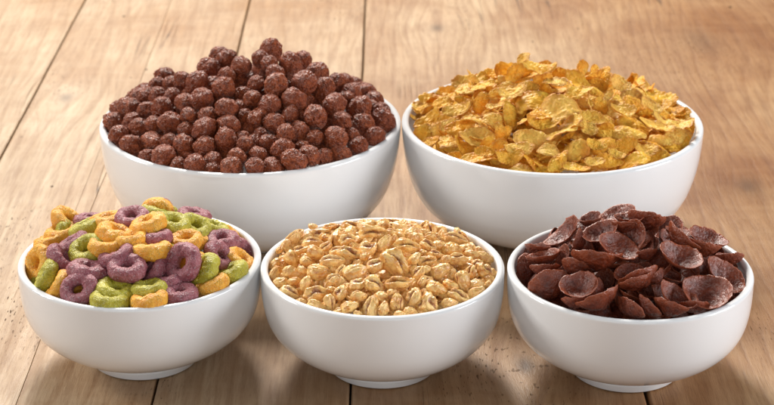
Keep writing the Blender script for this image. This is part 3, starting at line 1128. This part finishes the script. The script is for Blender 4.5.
# ---- chocolate shells (front right): x, y, long size, angle, face-on amount, side ('i' hollow seen, 'x' back seen), bias, label
S1 = [(372,55,118,20,.35,'i',.001,'shell at the very summit of the heap, hollow turned up'),
      (405,66,100,5,.3,'i',-.001,'shell tucked into the front of the summit shell'),
      (205,115,130,42,.30,'i',0,'shell standing at the upper left with a pointed tip'),
      (125,162,100,-6,.25,'x',0,'blunt shell on edge against the upper left inner wall'),
      (140,192,112,12,.12,'i',0,'thin shell edge just below the blunt left shell'),
      (140,228,98,0,.30,'x',0,'small domed shell at the left rim below the thin edge'),
      (285,78,70,10,.2,'x',0,'shell edge peeping at the back left of the summit'),
      (255,135,88,70,.35,'x',0,'shell leaning upright left of the upper middle cup'),
      (318,112,116,25,.55,'i',0,'cup shell with hollow showing, left below the summit'),
      (392,98,100,-10,.2,'x',0,'shell on edge right below the summit pair'),
      (365,158,136,-22,.55,'i',-.003,'large tilted cup shell with bright rim in the upper middle'),
      (300,200,162,-3,.22,'x',-.002,'broad boat shaped shell on edge across the middle left'),
      (200,190,96,60,.3,'i',0,'narrow curled shell left of the broad boat shaped one'),
      (240,218,104,-15,.5,'x',-.001,'greyish domed shell under the boat shaped one'),
      (145,288,132,20,.72,'x',-.001,'large shiny domed shell at the front left rim'),
      (245,278,124,8,.70,'i',-.003,'round cup shell facing forward at the front left'),
      (312,288,84,70,.6,'x',0,'domed shell behind the round front left cup'),
      (235,328,90,0,.3,'x',0,'shell underneath the round front left cup'),
      (312,332,146,24,.25,'x',-.002,'long shell on edge sloping up right along the front rim'),
      (388,345,90,-45,.35,'x',0,'shell on edge at the front rim just right of the long sloping one'),
      (405,238,100,10,.60,'i',0,'cup shell with pale bloom in the centre of the heap'),
      (428,268,110,22,.30,'x',-.002,'folded shell beneath the pale centre cup')]
S2 = [(78,75,120,-15,.45,'x',0,'glossy domed shell right of the summit'),
      (42,120,116,62,.68,'i',-.001,'upright cup shell with veined hollow, right of the summit'),
      (85,178,70,10,.3,'x',0,'small shell corner right of the tilted upper middle cup'),
      (180,190,144,-20,.55,'i',-.003,'oval cup shell with smooth hollow facing forward, right of centre'),
      (185,140,138,-42,.18,'x',0,'thin shell edge slanting down right behind the oval cup'),
      (178,112,84,-10,.3,'i',0,'shell at the back rim behind the slanting edge'),
      (240,165,136,-14,.25,'x',0,'long shell on edge at the right, under the bubbly back cup'),
      (268,135,126,-15,.42,'i',-.001,'bubbly cup shell with white glints at the upper right'),
      (345,195,114,5,.28,'x',-.001,'shell with tip reaching past the right rim'),
      (312,245,146,-42,.62,'i',.001,'large open shell behind the glossy round cup on the right'),
      (280,303,154,0,.72,'i',-.004,'glossy round cup shell lying open at the right front rim'),
      (52,228,100,10,.55,'i',0,'cup shell rim beside the pale centre cup on its right'),
      (68,262,134,22,.30,'x',-.001,'wavy folded shell low in the centre of the heap'),
      (120,248,72,40,.5,'x',.001,'dark domed shell between centre and the oval cup'),
      (168,312,128,-30,.55,'i',-.001,'cup shell slanting down right at the front right of centre'),
      (155,352,116,-20,.25,'x',0,'shell on edge lowest at the front rim, right of centre'),
      (80,342,92,-45,.30,'x',0,'right one of two parallel shells on edge at the front rim centre'),
      (28,347,92,-45,.30,'x',-.001,'left one of two parallel shells on edge at the front rim centre'),
      (238,345,100,0,.3,'x',0,'shell under the glossy round cup at the front rim')]
shells = []
for lst, ox in ((S1, 500), (S2, 620)):
    for x, y, w, ang, c, side, bias, lab in lst:
        px, py = ox + x / 3.114, 200 + y / 3.114
        t = on_heap('shells', px, py)
        half = w / 2 / 3.114 * t / FPX
        shells.append(dict(px=(px, py), d=ray(px, py), t=t + bias, t0=t + bias, r=half, c=c, ang=ang, side=side, label=lab.replace('shell', 'chocolate shell', 1), bias=bias))
relax(shells, 'shells', .40, .006)
GS = 'chocolate shells heaped in the front right bowl'
placed = []
for k, b in enumerate(shells):
    p = keep_in_bowl('shells', CAM + b['d'] * b['t'], b['r'] * .84)
    placed.append((p, b['r'] * .5))
    if b['side'] == 'i':
        q = face_rot(b['ang'], b['c'], spin=random.uniform(-.2, .2))
    else:
        q = face_rot(b['ang'], b['c'], flip=True, down=True, spin=random.uniform(-.2, .2))
    put_piece('chocolate_shell', SHELL_ME[(k * 3) % 10], p, q, b['r'], b['label'], 'cereal shell', GS)


def more_shells(p):
    q = face_rot(random.uniform(-90, 90), random.uniform(.1, .7), flip=random.random() < .5, spin=random.uniform(0, 6))
    put_piece('chocolate_shell', random.choice(SHELL_ME), p, q, random.uniform(.0066, .0076), 'dark chocolate shell mostly buried under the others in the front right bowl', 'cereal shell', GS)


for p in fill('shells', placed, .0046, 24, .56, .8, 2.6, 1.8):
    more_shells(p)
plug_gaps('shells', more_shells, .0068, 60, 1.0)
